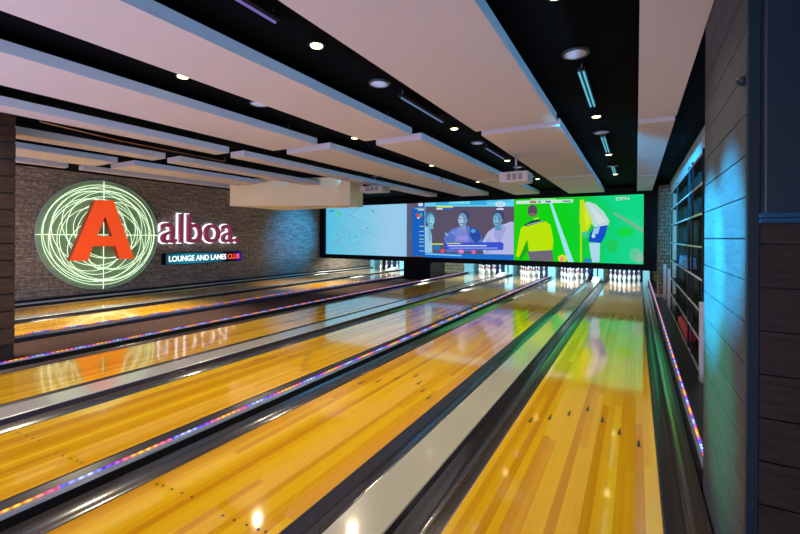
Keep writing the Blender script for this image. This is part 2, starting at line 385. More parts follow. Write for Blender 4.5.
def capping(u0, u1, z, mat, label):
    t = thing('division_capping', label, 'capping', ((u0 + u1) / 2, S0, -.2), 'cappings between lane pairs')
    inv = Matrix.Translation((-(u0 + u1) / 2, -S0, .2))
    r = .006
    m = MB(); m.extrude([(u0, -.2), (u0, z - r), (u0 + r, z), (u1 - r, z), (u1, z - r), (u1, -.2)], S0, 17.2)
    o = m.build('capping_board', mat, t); o.matrix_parent_inverse = inv
    for u in (u0 - .002, u1 - .006):
        m = MB(); m.box(u, u + .008, S0, 17.2, -.19, z - r - .004); o = m.build('capping_edge', LIP, t); o.matrix_parent_inverse = inv
    # end hood in front of the pins
    m = MB(); zc = z + .001
    m.prism([(u0 + .02, 15.7, zc), (u0 + .02, 16.6, zc), (u0 + .02, 16.6, zc + .10), (u0 + .02, 16.3, zc + .10)], (u1 - u0 - .04, 0, 0))
    o = m.build('end_hood', WHITE, t); o.matrix_parent_inverse = inv
capping(-1.375, -1.107, .045, CAPW, 'wide cream capping between the two lanes nearest the plank pillar')
capping(-4.78, -4.485, .045, CAPG, 'wide grey capping between the third and fourth lanes')
capping(-9.845, -9.51, .045, CAPG, 'pale capping between the two lanes beyond the walkway')

def rail(u0, u1, z, l0, l1, s0, s1, label, bodymat, ph, stg, period=.62):
    t = thing('led_rail', label, 'light rail', ((u0 + u1) / 2, s0, -.2), 'LED rails')
    inv = Matrix.Translation((-(u0 + u1) / 2, -s0, .2))
    r = .008
    m = MB(); m.extrude([(u0, -.2), (u0, z - r), (u0 + r, z), (u1 - r, z), (u1, z - r), (u1, -.2)], s0, s1)
    o = m.build('rail_body', NAVY if bodymat is NAVY else FIXT, t); o.matrix_parent_inverse = inv
    if bodymat is not NAVY:
        m = MB(); m.extrude([(u0 + r, z + .0003), (u0 + r, z + .003), (u1 - r, z + .003), (u1, z - r), (u1 + .0008, z - r), (u1 + .0008, z - .012), (u1 + .0003, z - .012), (u1 - r, z + .0003)], s0, s1); m.build('rail_cap', bodymat, o)
    m = MB(); m.extrude([(l0, z + .003), (l0 + .002, z + .010), (l1 - .002, z + .010), (l1, z + .003)], s0, s1)
    o = m.build('led_strip', ledmat('led_%.1f' % ph, stg, ph, period), t); o.matrix_parent_inverse = inv
    o['label'] = 'glowing strip of coloured LEDs'
rail(.362, .42, .09, .394, .409, 3.22, 17.0, 'LED lit rail along the dark floor strip by the shelving', RAIL, .504, 1.8, .46)
rail(-2.955, -2.885, .055, -2.946, -2.932, S0, 17.0, 'LED lit rail between the second and third lanes', RAIL, .35, 1.5, .67)
rail(-6.38, -6.325, .06, -6.376, -6.358, S0, 17.0, 'LED lit rail on the near edge of the carpet walkway', RAIL, .246, 1.1, .44)
rail(-7.93, -7.70, .06, -7.921, -7.899, S0, 17.0, 'LED lit navy rail on the far edge of the carpet walkway', NAVY, .05, 1.1, .44)
m = MB(); m.box(-7.70, -6.38, S0, 13.4, -.2, -.008); o = m.build('carpet_walkway', CARPET, None, (-7.04, S0, -.2)); tag(o, 'brown carpet walkway running between two LED lit rails', 'walkway')

# ------------------------------------------------------------------ pins
PR = [(.0258, 0), (.0285, .01), (.036, .035), (.050, .07), (.0595, .105), (.0605, .118), (.057, .145), (.046, .185), (.034, .212), (.0275, .232), (.0262, .240), (.0248, .250), (.0245, .259), (.0252, .268), (.0265, .277), (.0300, .305), (.0322, .335), (.0300, .356), (.022, .372), (.010, .380)]
pm = [0] * (len(PR) - 1)
for i in (8, 9, 13, 14): pm[i] = 1
for i in (11,): pm[i] = 0
mp = MB(); mp.lathe(PR, n=14, mats=pm)
pin0 = None
ROWSAY = {(0, 0): 'front of its rack', (1, 0): 'left in second row', (1, 1): 'right in second row', (2, 0): 'left in third row', (2, 1): 'middle of third row', (2, 2): 'right in third row',
          (3, 0): 'far left in back row', (3, 1): 'inner left in back row', (3, 2): 'inner right in back row', (3, 3): 'far right in back row'}
PINLANE = dict(A='lane beside the shelving', B='second lane from the shelving', C='third lane from the shelving', D='fourth lane from the shelving', F='lane by the stone wall')
for k in 'ABCDF':
    a, b = LA[k]; c = (a + b) / 2
    for r in range(4):
        for q in range(r + 1):
            u = c + (q - r / 2) * .305; s = 16.72 + r * .264
            if pin0 is None:
                pin0 = mp.build('bowling_pin', [PINW, PINR]); o = pin0
            else:
                o = pin0.copy(); COL.objects.link(o)
            o.location = (u, s, .0); o.rotation_euler = (0, 0, random.random() * 6)
            tag(o, 'white pin, ' + ROWSAY[(r, q)] + ', ' + PINLANE[k], 'bowling pin', 'ten pins on the ' + k.lower().replace('a', 'first').replace('b', 'second').replace('c', 'third').replace('d', 'fourth').replace('f', 'sixth') + ' lane')

# dividers between the pin decks
def divider(u, w, label, slot):
    t = thing('pin_divider', label, 'divider', (u, 16.95, -.2), 'dividers between the pin decks')
    inv = Matrix.Translation((-u, -16.95, .2))
    m = MB(); m.box(u - w / 2, u + w / 2, 17.25, 18.0, -.2, .62, bev=.012)
    m.box(u - w / 2 + .02, u + w / 2 - .02, 17.21, 17.26, .02, .50)
    o = m.build('divider_body', KICK, t); o.matrix_parent_inverse = inv
    if slot:
        m = MB(); m.box(u - .05, u + .0, 17.195, 17.215, .08, .40); m.build('vent_slot', KICKD, o)
divider(.32, .22, 'pale blue divider at the end of the LED rail by the shelving', False)
divider(-1.24, .36, 'pale blue slotted divider at the end of the cream capping', True)
divider(-2.92, .30, 'pale blue divider at the end of the rail between second and third lanes', False)
divider(-4.63, .36, 'pale blue slotted divider at the end of the grey capping', True)
divider(-6.40, .44, 'pale blue divider right of the black pier under the screens', False)
divider(-9.68, .50, 'pale blue divider left of the black pier under the screens', False)
divider(-11.50, .26, 'pale blue divider tight against the stone wall', False)
for k in 'ABCDF':
    a, b = LA[k]
    m = MB(); n = 28
    pr = [(a - .03 + (b - a + .06) * i / n, 18.15 + .018 * math.sin(i * 1.9)) for i in range(n + 1)]
    for i in range(n):
        m.face([(pr[i][0], pr[i][1], -.1), (pr[i + 1][0], pr[i + 1][1], -.1), (pr[i + 1][0], pr[i + 1][1], .66), (pr[i][0], pr[i][1], .66)])
    for i in range(n):
        m.face([(pr[i][0], pr[i][1] + .02, -.1), (pr[i][0], pr[i][1] + .02, .66), (pr[i + 1][0], pr[i + 1][1] + .02, .66), (pr[i + 1][0], pr[i + 1][1] + .02, -.1)])
    o = m.build('pit_curtain', PIT, None, ((a + b) / 2, 18.15, -.1)); tag(o, 'dark blue curtain behind the pins ' + PINLANE[k], 'curtain', 'curtains behind the pins')

# ------------------------------------------------------------------ screens and masking
SS = 13.5
FW, CY = F_PX, 237.04
def on_screen(x, y, d=0.0):
    """point of the screen plane that the broadcast's layout is measured at"""
    a = (x - 400) / FW; b = (y - CY) / FW; c, s = math.cos(.006), math.sin(.006)
    X = a * c + b * s; Y = -a * s + b * c
    u = X * math.cos(YAW) - math.sin(YAW); v = X * math.sin(YAW) + math.cos(YAW)
    return (u / v * SS, SS - d, EYE - Y / v * SS)
ZB, ZT = .815, 2.80
t = thing('masking_unit', 'long black frame holding the three screens above the lanes', 'frame', (-5.6, SS, .64), None)
inv = Matrix.Translation((5.6, -SS, -.64))
for nm, (x0, x1, z0, z1) in dict(bottom_rail=(-11.645, .50, .645, ZB), top_rail=(-11.645, .50, ZT, 3.0), end_board_a=(-11.645, -11.37, ZB, ZT), end_board_b=(.175, .50, ZB, ZT)).items():
    m = MB(); m.box(x0, x1, SS - .06, SS + .32, z0, z1, bev=.006)
    o = m.build(nm.replace('_a', '').replace('_b', '') if 'end' in nm else nm, FRAME, t); o.matrix_parent_inverse = inv
m = MB(); m.box(-11.37, .175, SS + .12, SS + .2, ZB, ZT); o = m.build('back_panel', FRAME, t); o.matrix_parent_inverse = inv
m = MB(); m.box(-7.58, -6.47, SS - .02, SS + 1.3, -.2, .645, bev=.01); o = m.build('screen_pier', FRAME, None, (-7.0, SS, -.2)); tag(o, 'black box pier below the joint of the first two screens', 'pier')

EM = {}
K = 1.12
def scr(r, g, b, k=1.0):
    key = (r, g, b, k)
    if key not in EM: EM[key] = emit('picture_%d_%d_%d' % (r, g, b), sr(r, g, b), k * K)
    return EM[key]
def gradscr(name, stops, axis='X', lo=0, hi=1, noise=.0, nscale=3):
    m, nt, out = newmat(name)
    tc = N(nt, 'ShaderNodeTexCoord'); sp = N(nt, 'ShaderNodeSeparateXYZ'); nt.links.new(tc.outputs['Object'], sp.inputs[0])
    mr = N(nt, 'ShaderNodeMapRange'); nt.links.new(sp.outputs[axis], mr.inputs['Value']); mr.inputs['From Min'].default_value = lo; mr.inputs['From Max'].default_value = hi
    nz = N(nt, 'ShaderNodeTexNoise'); nz.inputs['Scale'].default_value = nscale; nt.links.new(tc.outputs['Object'], nz.inputs['Vector'])
    a = N(nt, 'ShaderNodeMath', operation='MULTIPLY_ADD'); nt.links.new(nz.outputs['Fac'], a.inputs[0]); a.inputs[1].default_value = noise; nt.links.new(mr.outputs[0], a.inputs[2])
    b = N(nt, 'ShaderNodeMath', operation='SUBTRACT'); nt.links.new(a.outputs[0], b.inputs[0]); b.inputs[1].default_value = noise / 2
    cr = N(nt, 'ShaderNodeValToRGB'); nt.links.new(b.outputs[0], cr.inputs[0])
    el = cr.color_ramp.elements
    while len(el) < len(stops): el.new(.5)
    for e, (q, c) in zip(el, stops): e.position = q; e.color = rgb(sr(*c))
    e = N(nt, 'ShaderNodeEmission'); nt.links.new(cr.outputs[0], e.inputs[0]); e.inputs[1].default_value = K; nt.links.new(e.outputs[0], out.inputs[0])
    return m

class Picture:
    def __init__(s): s.lay = 0; s.sets = []; s.use('picture')
    def use(s, name):
        for q in s.sets:
            if q[0] == name: break
        else:
            q = (name, MB(), []); s.sets.append(q)
        s.mb, s.mats = q[1], q[2]
    def mi(s, mat):
        if mat not in s.mats: s.mats.append(mat)
        return s.mats.index(mat)
    def poly(s, pts, mat):
        s.lay += 1
        s.mb.face([on_screen(x, y, .0005 + .0006 * s.lay) for x, y in pts][::1], s.mi(mat))
    def quad(s, x0, y0, x1, y1, mat): s.poly([(x0, y0), (x1, y0), (x1, y1), (x0, y1)], mat)
    def ell(s, cx, cy, rx, ry, mat, rot=0, n=20):
        c, q = math.cos(rot), math.sin(rot)
        s.poly([(cx + rx * math.cos(a) * c - ry * math.sin(a) * q, cy + rx * math.cos(a) * q + ry * math.sin(a) * c) for a in [2 * math.pi * i / n for i in range(n)]], mat)
    def line(s, x0, y0, x1, y1, w, mat):
        dx, dy = x1 - x0, y1 - y0; L = math.hypot(dx, dy); nx, ny = -dy / L * w / 2, dx / L * w / 2
        s.poly([(x0 + nx, y0 + ny), (x1 + nx, y1 + ny), (x1 - nx, y1 - ny), (x0 - nx, y0 - ny)], mat)
def screen(label, x0, x1, basemat, pic):
    t = thing('projection_screen', label, 'screen', ((x0 + x1) / 2, SS, ZB), 'screens of the video wall')
    inv = Matrix.Translation((-(x0 + x1) / 2, -SS, -ZB))
    m = MB(); m.box(x0 + .0005, x1 - .0005, SS, SS + .1, ZB + .001, ZT - .001)
    o = m.build('panel', basemat, t); o.matrix_parent_inverse = inv
    for name, mb, mats in pic.sets:
        if mb.f: o = mb.build(name, mats, t); o.matrix_parent_inverse = inv
    return t, inv
def text_mesh(s, mat, name, depth=.0, bold=0.0, res=4):
    cu = bpy.data.curves.new('lettering', 'FONT'); cu.body = s; cu.size = 1; cu.extrude = depth; cu.offset = bold; cu.resolution_u = res
    ob = bpy.data.objects.new('lettering', cu); COL.objects.link(ob)
    dg = bpy.context.evaluated_depsgraph_get(); dg.update()
    me = bpy.data.meshes.new_from_object(ob.evaluated_get(dg)); bpy.data.objects.remove(ob)
    me.name = name; me.materials.clear(); me.materials.append(mat)
    return me
def bounds(me):
    xs = [v.co.x for v in me.vertices]; ys = [v.co.y for v in me.vertices]
    return min(xs), max(xs), min(ys), max(ys)
def text_on_screen(s, x0, y0, x1, y1, mat, t, inv, d=.03):
    """fits the words between two corners of the picture (x0,y0 = upper left)"""
    me = text_mesh(s, mat, 'caption'); a, b, c, e = bounds(me)
    p = on_screen(x0, y0, d); q = on_screen(x1, y1, d)
    for v in me.vertices:
        fx = (v.co.x - a) / (b - a); fy = (v.co.y - c) / (e - c)
        v.co = (p[0] + (q[0] - p[0]) * fx, SS - d, q[2] + (p[2] - q[2]) * fy)
    o = bpy.data.objects.new('caption', me); COL.objects.link(o); o.parent = t; o.matrix_parent_inverse = inv
    return o

# screen one: pale blue ground with thin violet lines
XA, XB1, XB2, XC = -11.37, -7.47, -3.465, .175
base1 = gradscr('picture_pale', [(0, (80, 184, 212)), (.45, (112, 188, 216)), (.8, (146, 192, 222)), (1, (140, 192, 226))], 'X', XA, XB1, .25, 1.2)
p = Picture()
p.poly([(321, 200), (326.3, 200), (326.3, 256.5), (321, 256.5)], scr(40, 92, 178))
for l in ((331, 247, 346, 229.5), (333.5, 246, 340, 237.5), (342, 229, 347, 216), (330, 224, 342, 231), (331, 218, 338, 223), (350, 230, 349.5, 239), (346, 213, 363, 222), (358, 229, 378, 236), (344, 251, 363, 240.5), (338, 243, 345, 248), (347, 208, 359, 210), (350, 216, 362, 205), (330, 212, 334, 210.5), (338, 208, 346, 208.5), (345, 209, 355, 204)):
    p.line(*l, .55, scr(124, 142, 212))
p.line(351, 214, 383, 226, .5, scr(120, 205, 215)); p.line(356, 213, 376, 221, .5, scr(120, 205, 215))
p.line(336.5, 211.5, 342, 215.5, 2.4, scr(86, 186, 150)); p.line(329.5, 211, 334, 211, 1.2, scr(50, 110, 175))
for c in ((368, 228), (372, 210.5), (355.5, 237), (337.5, 234), (374, 212)): p.ell(c[0], c[1], .9, .7, scr(70, 130, 190))
t1, i1 = screen('screen showing pale blue ground with thin violet lines', XA, XB1, base1, p)

# screen two: sports broadcast with three people
base2 = gradscr('picture_wine', [(0, (92, 88, 104)), (.2, (84, 78, 96)), (1, (88, 76, 100))], 'X', XB1, XB2, .5, 2)
p = Picture()
p.poly([(411.5, 208), (424.8, 205.5), (424.8, 256), (411.5, 256)], scr(26, 92, 178)); p.quad(424.8, 201, 425.3, 256, scr(150, 196, 220))
p.poly([(425.3, 200), (514, 198), (514, 206.5), (425.3, 206.5)], scr(96, 196, 228)); p.quad(436, 200.5, 487, 205, scr(52, 160, 210)); p.quad(449, 201, 470, 204, scr(110, 205, 232)); p.quad(486, 198.5, 510, 202, scr(70, 180, 214))
p.ell(420.5, 204.6, 2.6, 1.7, scr(214, 232, 240)); p.quad(415, 208, 424, 208.8, scr(150, 200, 90)); p.quad(418, 209.4, 424, 210.4, scr(210, 224, 240))
for e in ((417.2, 215, 1.6, 1.5, (206, 60, 70)), (419.6, 216.6, 1.6, 1.4, (220, 90, 60)), (421.3, 214.6, 1.2, 1.9, (70, 170, 110)), (418.3, 218, 1.0, .8, (220, 230, 240))): p.ell(*e[:4], scr(*e[4]))
for y in (226, 231, 235, 238.8, 241.6, 245.6, 250.5): p.quad(419.5, y, 424, y + .8, scr(150, 205, 170) if int(y) in (226, 238, 241) else scr(150, 190, 230))
def face(cx, cy, k, hair, skin, light, turn):
    p.ell(cx + turn * .9 * k, cy - 2.6 * k, 4.9 * k, 5.6 * k, hair)
    p.ell(cx - turn * .4 * k, cy + .6 * k, 4.1 * k, 6.4 * k, skin)
    p.ell(cx + turn * 3.4 * k, cy + .8 * k, .8 * k, 1.5 * k, skin)
    p.poly([(cx - 2.4 * k, cy + 5 * k), (cx + 2.6 * k, cy + 4.6 * k), (cx + 3.2 * k, cy + 10 * k), (cx - 2.4 * k, cy + 10 * k)], skin)
    p.ell(cx - turn * 1.7 * k, cy + 1.4 * k, 2.1 * k, 4.2 * k, light)
    for e in (-2.4, .9): p.quad(cx + e * k - turn * .6 * k, cy - .9 * k, cx + e * k + 1.6 * k - turn * .6 * k, cy - .2 * k, hair)
    p.line(cx - turn * 1.6 * k, cy - .4 * k, cx - turn * 2.3 * k, cy + 2 * k, .6 * k, skin)
    p.quad(cx - 2.2 * k - turn * .8 * k, cy + 3.6 * k, cx + 1.2 * k - turn * .8 * k, cy + 4.3 * k, hair)
# person at the left of the broadcast
p.use('person_image')
p.poly([(425.3, 226), (430, 227.5), (432, 236), (432.5, 253), (425.3, 253)], scr(140, 190, 216)); p.poly([(428, 228), (430.5, 229), (431.5, 240), (429, 242)], scr(110, 170, 204))
face(430.6, 219.5, .95, scr(64, 112, 148), scr(100, 168, 198), scr(136, 202, 220), -1)
# middle person in blue and pink shirt
p.use('person_image_middle')
p.poly([(444, 237), (452, 229), (458, 227), (468, 226), (476, 229), (482, 236), (484, 250), (447, 252)], scr(92, 112, 190)); p.poly([(470, 226.5), (478, 229), (482, 238), (476, 244), (470, 236)], scr(34, 72, 156)); p.poly([(457, 228), (466, 227), (470, 244), (455, 245)], scr(122, 126, 200))
for q in ((458, 233, 7, 2.4, (110, 130, 206)), (463, 238, 6, 2, (136, 140, 214)), (450, 238, 4, 5, (80, 110, 190))): p.ell(*q[:4], scr(*q[4]))
p.poly([(447, 236), (444.5, 233), (446, 232.5), (449, 235)], scr(120, 176, 206)); p.ell(473.5, 231, 2.5, 2, scr(84, 150, 210))
face(463.2, 219.3, 1.1, scr(58, 64, 98), scr(112, 146, 182), scr(156, 192, 214), 1)
# person at the right in a pale shirt
p.use('person_image_pale')
p.poly([(482, 243), (488, 232), (495, 227), (505, 224), (511, 221.5), (514, 222), (514, 254.5), (484, 254)], scr(170, 174, 218)); p.poly([(495, 227), (499, 232), (503, 225), (507, 228), (500, 244), (494, 236)], scr(150, 156, 208)); p.poly([(484, 245), (490, 236), (493, 250), (486, 254)], scr(150, 160, 212))
face(498.2, 219.3, 1.12, scr(56, 64, 100), scr(90, 140, 180), scr(122, 174, 204), 1)
p.use('picture')
p.poly([(444, 242.5), (502, 242), (504, 244), (503.5, 250), (446, 249.5)], scr(56, 78, 196)); p.quad(447, 243, 461, 243.9, scr(200, 214, 70)); p.quad(448, 245.2, 487, 246.1, scr(216, 222, 240)); p.quad(450, 247.6, 498, 248.5, scr(140, 170, 236))
p.quad(432, 243.5, 443.5, 244.6, scr(206, 226, 90)); p.quad(434, 245.5, 440.5, 249.5, scr(40, 110, 190)); p.ell(443, 251, 2.2, 2.0, scr(206, 70, 110)); p.ell(461.5, 251.5, 3, 2, scr(214, 120, 180)); p.ell(474, 252, 2.2, 2, scr(206, 100, 150))
p.poly([(425.3, 252.6), (514, 255), (514, 261), (425.3, 257.5)], scr(24, 104, 196)); p.line(426, 253.8, 462, 255.6, 1.2, scr(120, 196, 236))
p.quad(437, 206.3, 453.5, 207.6, scr(214, 220, 40)); p.quad(437, 208.3, 443, 209.6, scr(226, 232, 240)); p.quad(443, 208.3, 453.5, 209.6, scr(40, 96, 210))
p.ell(500.7, 204.3, 5.1, 2.9, scr(196, 226, 240)); p.quad(497, 208.4, 504, 209.8, scr(206, 220, 236))
t2, i2 = screen('screen showing a sports broadcast with three people', XB1, XB2, base2, p)
text_on_screen('FOX', 497.6, 202.6, 503.8, 206, scr(40, 140, 190), t2, i2, .05)
text_on_screen('FOX', 418.6, 203.6, 422.4, 205.6, scr(40, 110, 180), t2, i2, .05)

# screen three: football broadcast
base3 = gradscr('picture_green', [(0, (30, 196, 20)), (.35, (12, 200, 20)), (.6, (16, 196, 50)), (.8, (14, 200, 120)), (1, (30, 204, 140))], 'X', XB2, XC, .3, .9)
p = Picture()
p.poly([(616, 213), (643.4, 228), (643.4, 232), (613, 214)], scr(96, 190, 130)); p.line(614, 212.5, 643, 232, 1.5, scr(130, 160, 140))
p.poly([(600, 196.3), (643, 195.5), (643, 222), (620, 208)], scr(16, 204, 128)); 
p.ell(636, 255, 6.5, 7, scr(90, 190, 150)); p.ell(639.5, 258, 4, 5, scr(130, 180, 160)); p.ell(625, 232, 9, 5, scr(20, 204, 70)); p.ell(612, 246, 6, 7, scr(30, 190, 90))
p.poly([(549.5, 203), (552, 203), (574, 262.5), (568, 262)], scr(150, 214, 226))
# referee in yellow seen from behind
p.use('referee_image')
p.poly([(527, 251), (552.5, 250), (553.5, 261.2), (530, 260.6)], scr(104, 100, 112))
p.poly([(521, 228), (527, 224), (536, 220), (546, 221.5), (550.5, 225), (553.5, 240), (552.5, 250), (529, 251.5), (527.5, 240), (521, 258), (516, 256), (519, 238)], scr(176, 216, 10)); p.poly([(527, 240), (528, 251), (521, 260), (519, 258)], scr(30, 160, 20))
p.poly([(523, 225.5), (531, 221), (538, 219.5), (545, 221.5), (538, 223), (528, 226)], scr(30, 60, 60)); p.line(527, 225, 543, 221, .8, scr(150, 190, 190)); p.line(534, 219.3, 539, 217.8, 1.3, scr(176, 216, 10))
p.ell(532.6, 210.6, 5, 5.9, scr(84, 72, 84)); p.ell(532.5, 215, 3.4, 2, scr(120, 100, 96)); p.use('picture'); p.ell(562.5, 258.5, 4.6, 3.8, scr(196, 220, 40)); p.ell(562, 259.3, 2.2, 2.6, scr(226, 150, 110))
# player in white and blue beside the corner flag
p.use('player_image')
p.poly([(584, 203), (588, 201.5), (596, 204.5), (604, 212), (609.5, 221), (608, 226), (596, 228.5), (590, 222), (585, 212)], scr(176, 206, 204)); p.poly([(590, 206), (600, 214), (606, 222), (598, 224)], scr(196, 212, 214))
p.poly([(594, 227.5), (608, 225), (605, 236), (601, 243), (588, 241.5), (590, 233)], scr(24, 74, 190)); p.poly([(594, 228), (600, 227), (598, 234), (592, 234)], scr(150, 190, 226)); p.ell(593.5, 236, 1.8, 2, scr(180, 214, 236))
p.poly([(589, 243), (600, 243), (599.5, 262), (592, 262)], scr(166, 204, 224)); p.poly([(584, 258), (592, 259), (592, 263), (584, 263)], scr(40, 130, 170)); p.ell(585, 232, 3, 6, scr(60, 190, 140))
p.use('flag_image'); p.line(581, 200, 581, 263, 1.6, scr(170, 210, 20)); p.poly([(580, 200), (583.5, 199.5), (592.5, 222), (588, 231), (582, 232), (579.5, 222)], scr(180, 212, 24)); p.poly([(584, 204), (591, 221), (586, 228)], scr(200, 222, 50))
p.use('score_strip'); p.poly([(516.5, 201), (573, 199.3), (573, 202.4), (516.5, 204.2)], scr(196, 220, 214)); p.quad(530, 201.2, 536.5, 203, scr(176, 60, 80)); p.quad(545.5, 200.8, 551, 202.6, scr(120, 100, 170)); p.quad(538, 201.4, 541, 202.6, scr(60, 90, 80)); p.quad(563, 200.6, 571, 201.8, scr(90, 110, 110)); p.quad(531, 198.6, 556, 199.6, scr(150, 230, 160))
t3, i3 = screen('screen showing a green football pitch and yellow referee', XB2, XC, base3, p)
text_on_screen('ESPN', 616, 197.4, 629, 200, scr(226, 190, 214), t3, i3, .04)

# ------------------------------------------------------------------ hanging ceiling panels
ROWS = [((.01, .368), 'first row by the right wall'), ((-1.75, -.79), 'second row from the right wall'), ((-3.265, -2.53), 'third row from the right wall'), ((-4.89, -4.0), 'fourth row from the right wall'),
        ((-5.96, -5.63), 'fifth row from the right wall'), ((-7.42, -7.03), 'sixth row from the right wall'), ((-9.07, -8.2), 'seventh row from the right wall'), ((-9.86, -9.67), 'last row near the stone wall')]
ENDS = [[(-2.0, 5.30), (5.50, 9.98), (10.08, 13.25)], [(-2.0, 4.93), (5.15, 9.47), (9.60, 13.1)], [(-2.0, 4.70), (4.97, 9.15), (9.28, 12.8)], [(-2.0, 4.55), (4.83, 8.86), (8.98, 12.5)],
        [(-2.0, 4.32), (4.60, 12.2)], [(-2.0, 4.12), (4.38, 8.08)], [(-2.0, 3.93), (4.22, 7.24)], [(-2.0, 3.75), (4.0, 7.7)]]
SEG = ['panel nearest the camera in the ', 'middle panel of the ', 'panel closest to the screens in the ']
HP = 2.87
for (row, say), ends in zip(ROWS, ENDS):
    for i, (s0, s1) in enumerate(ends):
        t = thing('ceiling_panel', 'white hanging ' + (SEG[i] if not (len(ends) == 2 and i == 1) else 'far panel of the ') + say, 'ceiling panel', ((row[0] + row[1]) / 2, (s0 + s1) / 2, HP), 'white hanging ceiling panels')
        inv = Matrix.Translation((-(row[0] + row[1]) / 2, -(s0 + s1) / 2, -HP))
        m = MB(); m.box(row[0], row[1], s0, s1, HP, HP + .095, bev=.003); o = m.build('panel_board', PANEL, t); o.matrix_parent_inverse = inv
        for s in (s0 + .5, s1 - .5):
            m = MB(); m.box(row[0] + .06, row[1] - .06, s - .02, s + .02, HP + .09, CEILZ); o = m.build('mounting_batten', FIXT, t); o.matrix_parent_inverse = inv

# ------------------------------------------------------------------ ceiling fixtures in the black gaps
ZL = 3.045
m = MB()
GAP = {0: 'first gap from the right wall', 1: 'second gap from the right wall', 2: 'third gap from the right wall'}
def fixture_base(mb, u, s, r): mb.lathe([(r, 0), (r, .0155)], u, s, ZL + .0, 16)
def downlight(u, s, say, power=48):
    t = thing('downlight', 'small warm round downlight in the ' + say, 'downlight', (u, s, ZL), 'ceiling downlights')
    inv = Matrix.Translation((-u, -s, -ZL))
    m = MB(); m.lathe([(.055, .012), (.062, 0), (.068, 0), (.068, .0155)], u, s, ZL - .001, 18); o = m.build('housing', FIXT, t); o.matrix_parent_inverse = inv
    m = MB(); m.lathe([(.046, -.004), (.050, .004)], u, s, ZL - .001, 18); o = m.build('lamp_lens', LAMPON, t); o.matrix_parent_inverse = inv
    l = bpy.data.lights.new('downlight_beam', 'SPOT'); l.energy = power; l.color = (1, .83, .58); l.spot_size = math.radians(125); l.spot_blend = .8; l.shadow_soft_size = .05
    lo = bpy.data.objects.new('downlight_beam', l); COL.objects.link(lo); lo.parent = t; lo.location = (0, 0, -.03)
ORD = ['nearest the camera', 'second from the camera', 'third from the camera', 'fourth from the camera']
ui = dict(zip(range(3), (-.437, -2.19, -3.72)))
for g, ss in {0: (2.60, 5.44, 8.02, 10.55), 1: (2.40, 5.14, 7.75, 10.5), 2: (2.27, 4.92, 7.55, 10.36)}.items():
    for i, s in enumerate(ss): downlight(ui[g], s * 1.031, GAP[g] + ', ' + ORD[i], (95, 96, 16, 50)[i])
for g, ss in {0: (3.501, 6.283, 9.29), 1: (3.287, 6.073, 8.552), 2: (3.148,)}.items():
    for i, s in enumerate(ss):
        u = ui[g]; s *= 1.031
        t = thing('ceiling_speaker', 'round flush ceiling speaker in the ' + GAP[g] + (', ' + ORD[i] if len(ss) > 1 else ''), 'ceiling speaker', (u, s, ZL), 'round ceiling speakers')
        inv = Matrix.Translation((-u, -s, -ZL))
        m = MB(); m.lathe([(.085, -.004), (.102, -.006), (.108, .002), (.108, .0155)], u, s, ZL, 24); o = m.build('bezel', SPKRING, t); o.matrix_parent_inverse = inv
        m = MB(); m.lathe([(.03, -.016), (.06, -.013), (.084, -.005), (.084, .0)], u, s, ZL, 24); o = m.build('grille', SPKR, t); o.matrix_parent_inverse = inv
LIN = [(0, 3.82, 4.91), (0, 6.46, 7.64), (0, 9.17, 10.3), (1, 1.2, 1.98), (1, 3.64, 4.70), (1, 6.38, 7.43), (1, 8.94, 9.99)]
cnt = {}
for g, s0, s1 in LIN:
    u = ui[g] * .957; i = cnt.get(g, 0); cnt[g] = i + 1
    t = thing('linear_tube_light', ('violet' if (g, i) == (1, 0) else 'cyan') + ' tube light hung in the ' + GAP[g] + ', ' + ORD[i], 'tube light', (u, s0, 2.98), 'tube lights hung in the gaps')
    inv = Matrix.Translation((-u, -s0, -2.98))
    m = MB(); m.box(u - .035, u + .035, s0, s1, 2.985, 3.012); refl_ = m.build('reflector', FIXT, t); refl_.matrix_parent_inverse = inv
    for du in ((-.018, .018) if g == 0 else (0,)):
        m = MB(); m.tube([(u + du, s0 + .02, 2.972), (u + du, s1 - .02, 2.972)], .009, 8); o = m.build('tube', TUBEVI if (g, i) == (1, 0) else TUBEBL if g == 1 else TUBECY, refl_)
    for s in (s0 + .04, s1 - .04):
        m = MB(); m.tube([(u, s, 3.01), (u, s, CEILZ)], .006, 6); o = m.build('hanger', STEEL, t); o.matrix_parent_inverse = inv
# red warm wire line above the sign lane pair
m = MB(); m.tube([(-6.58, 2.25, 2.985), (-6.80, 3.3, 2.98), (-6.9, 5.2, 2.985)], .008, 6)
m.tube([(-6.58, 2.25, 2.985), (-6.58, 2.25, CEILZ)], .006, 6); m.tube([(-6.9, 5.2, 2.985), (-6.9, 5.2, CEILZ)], .006, 6)
o = m.build('ceiling_cable', pbr('cable_orange', (.45, .12, .03), .5), None, (-6.8, 3.3, 2.98)); tag(o, 'thin orange cable slung below the black ceiling', 'cable')

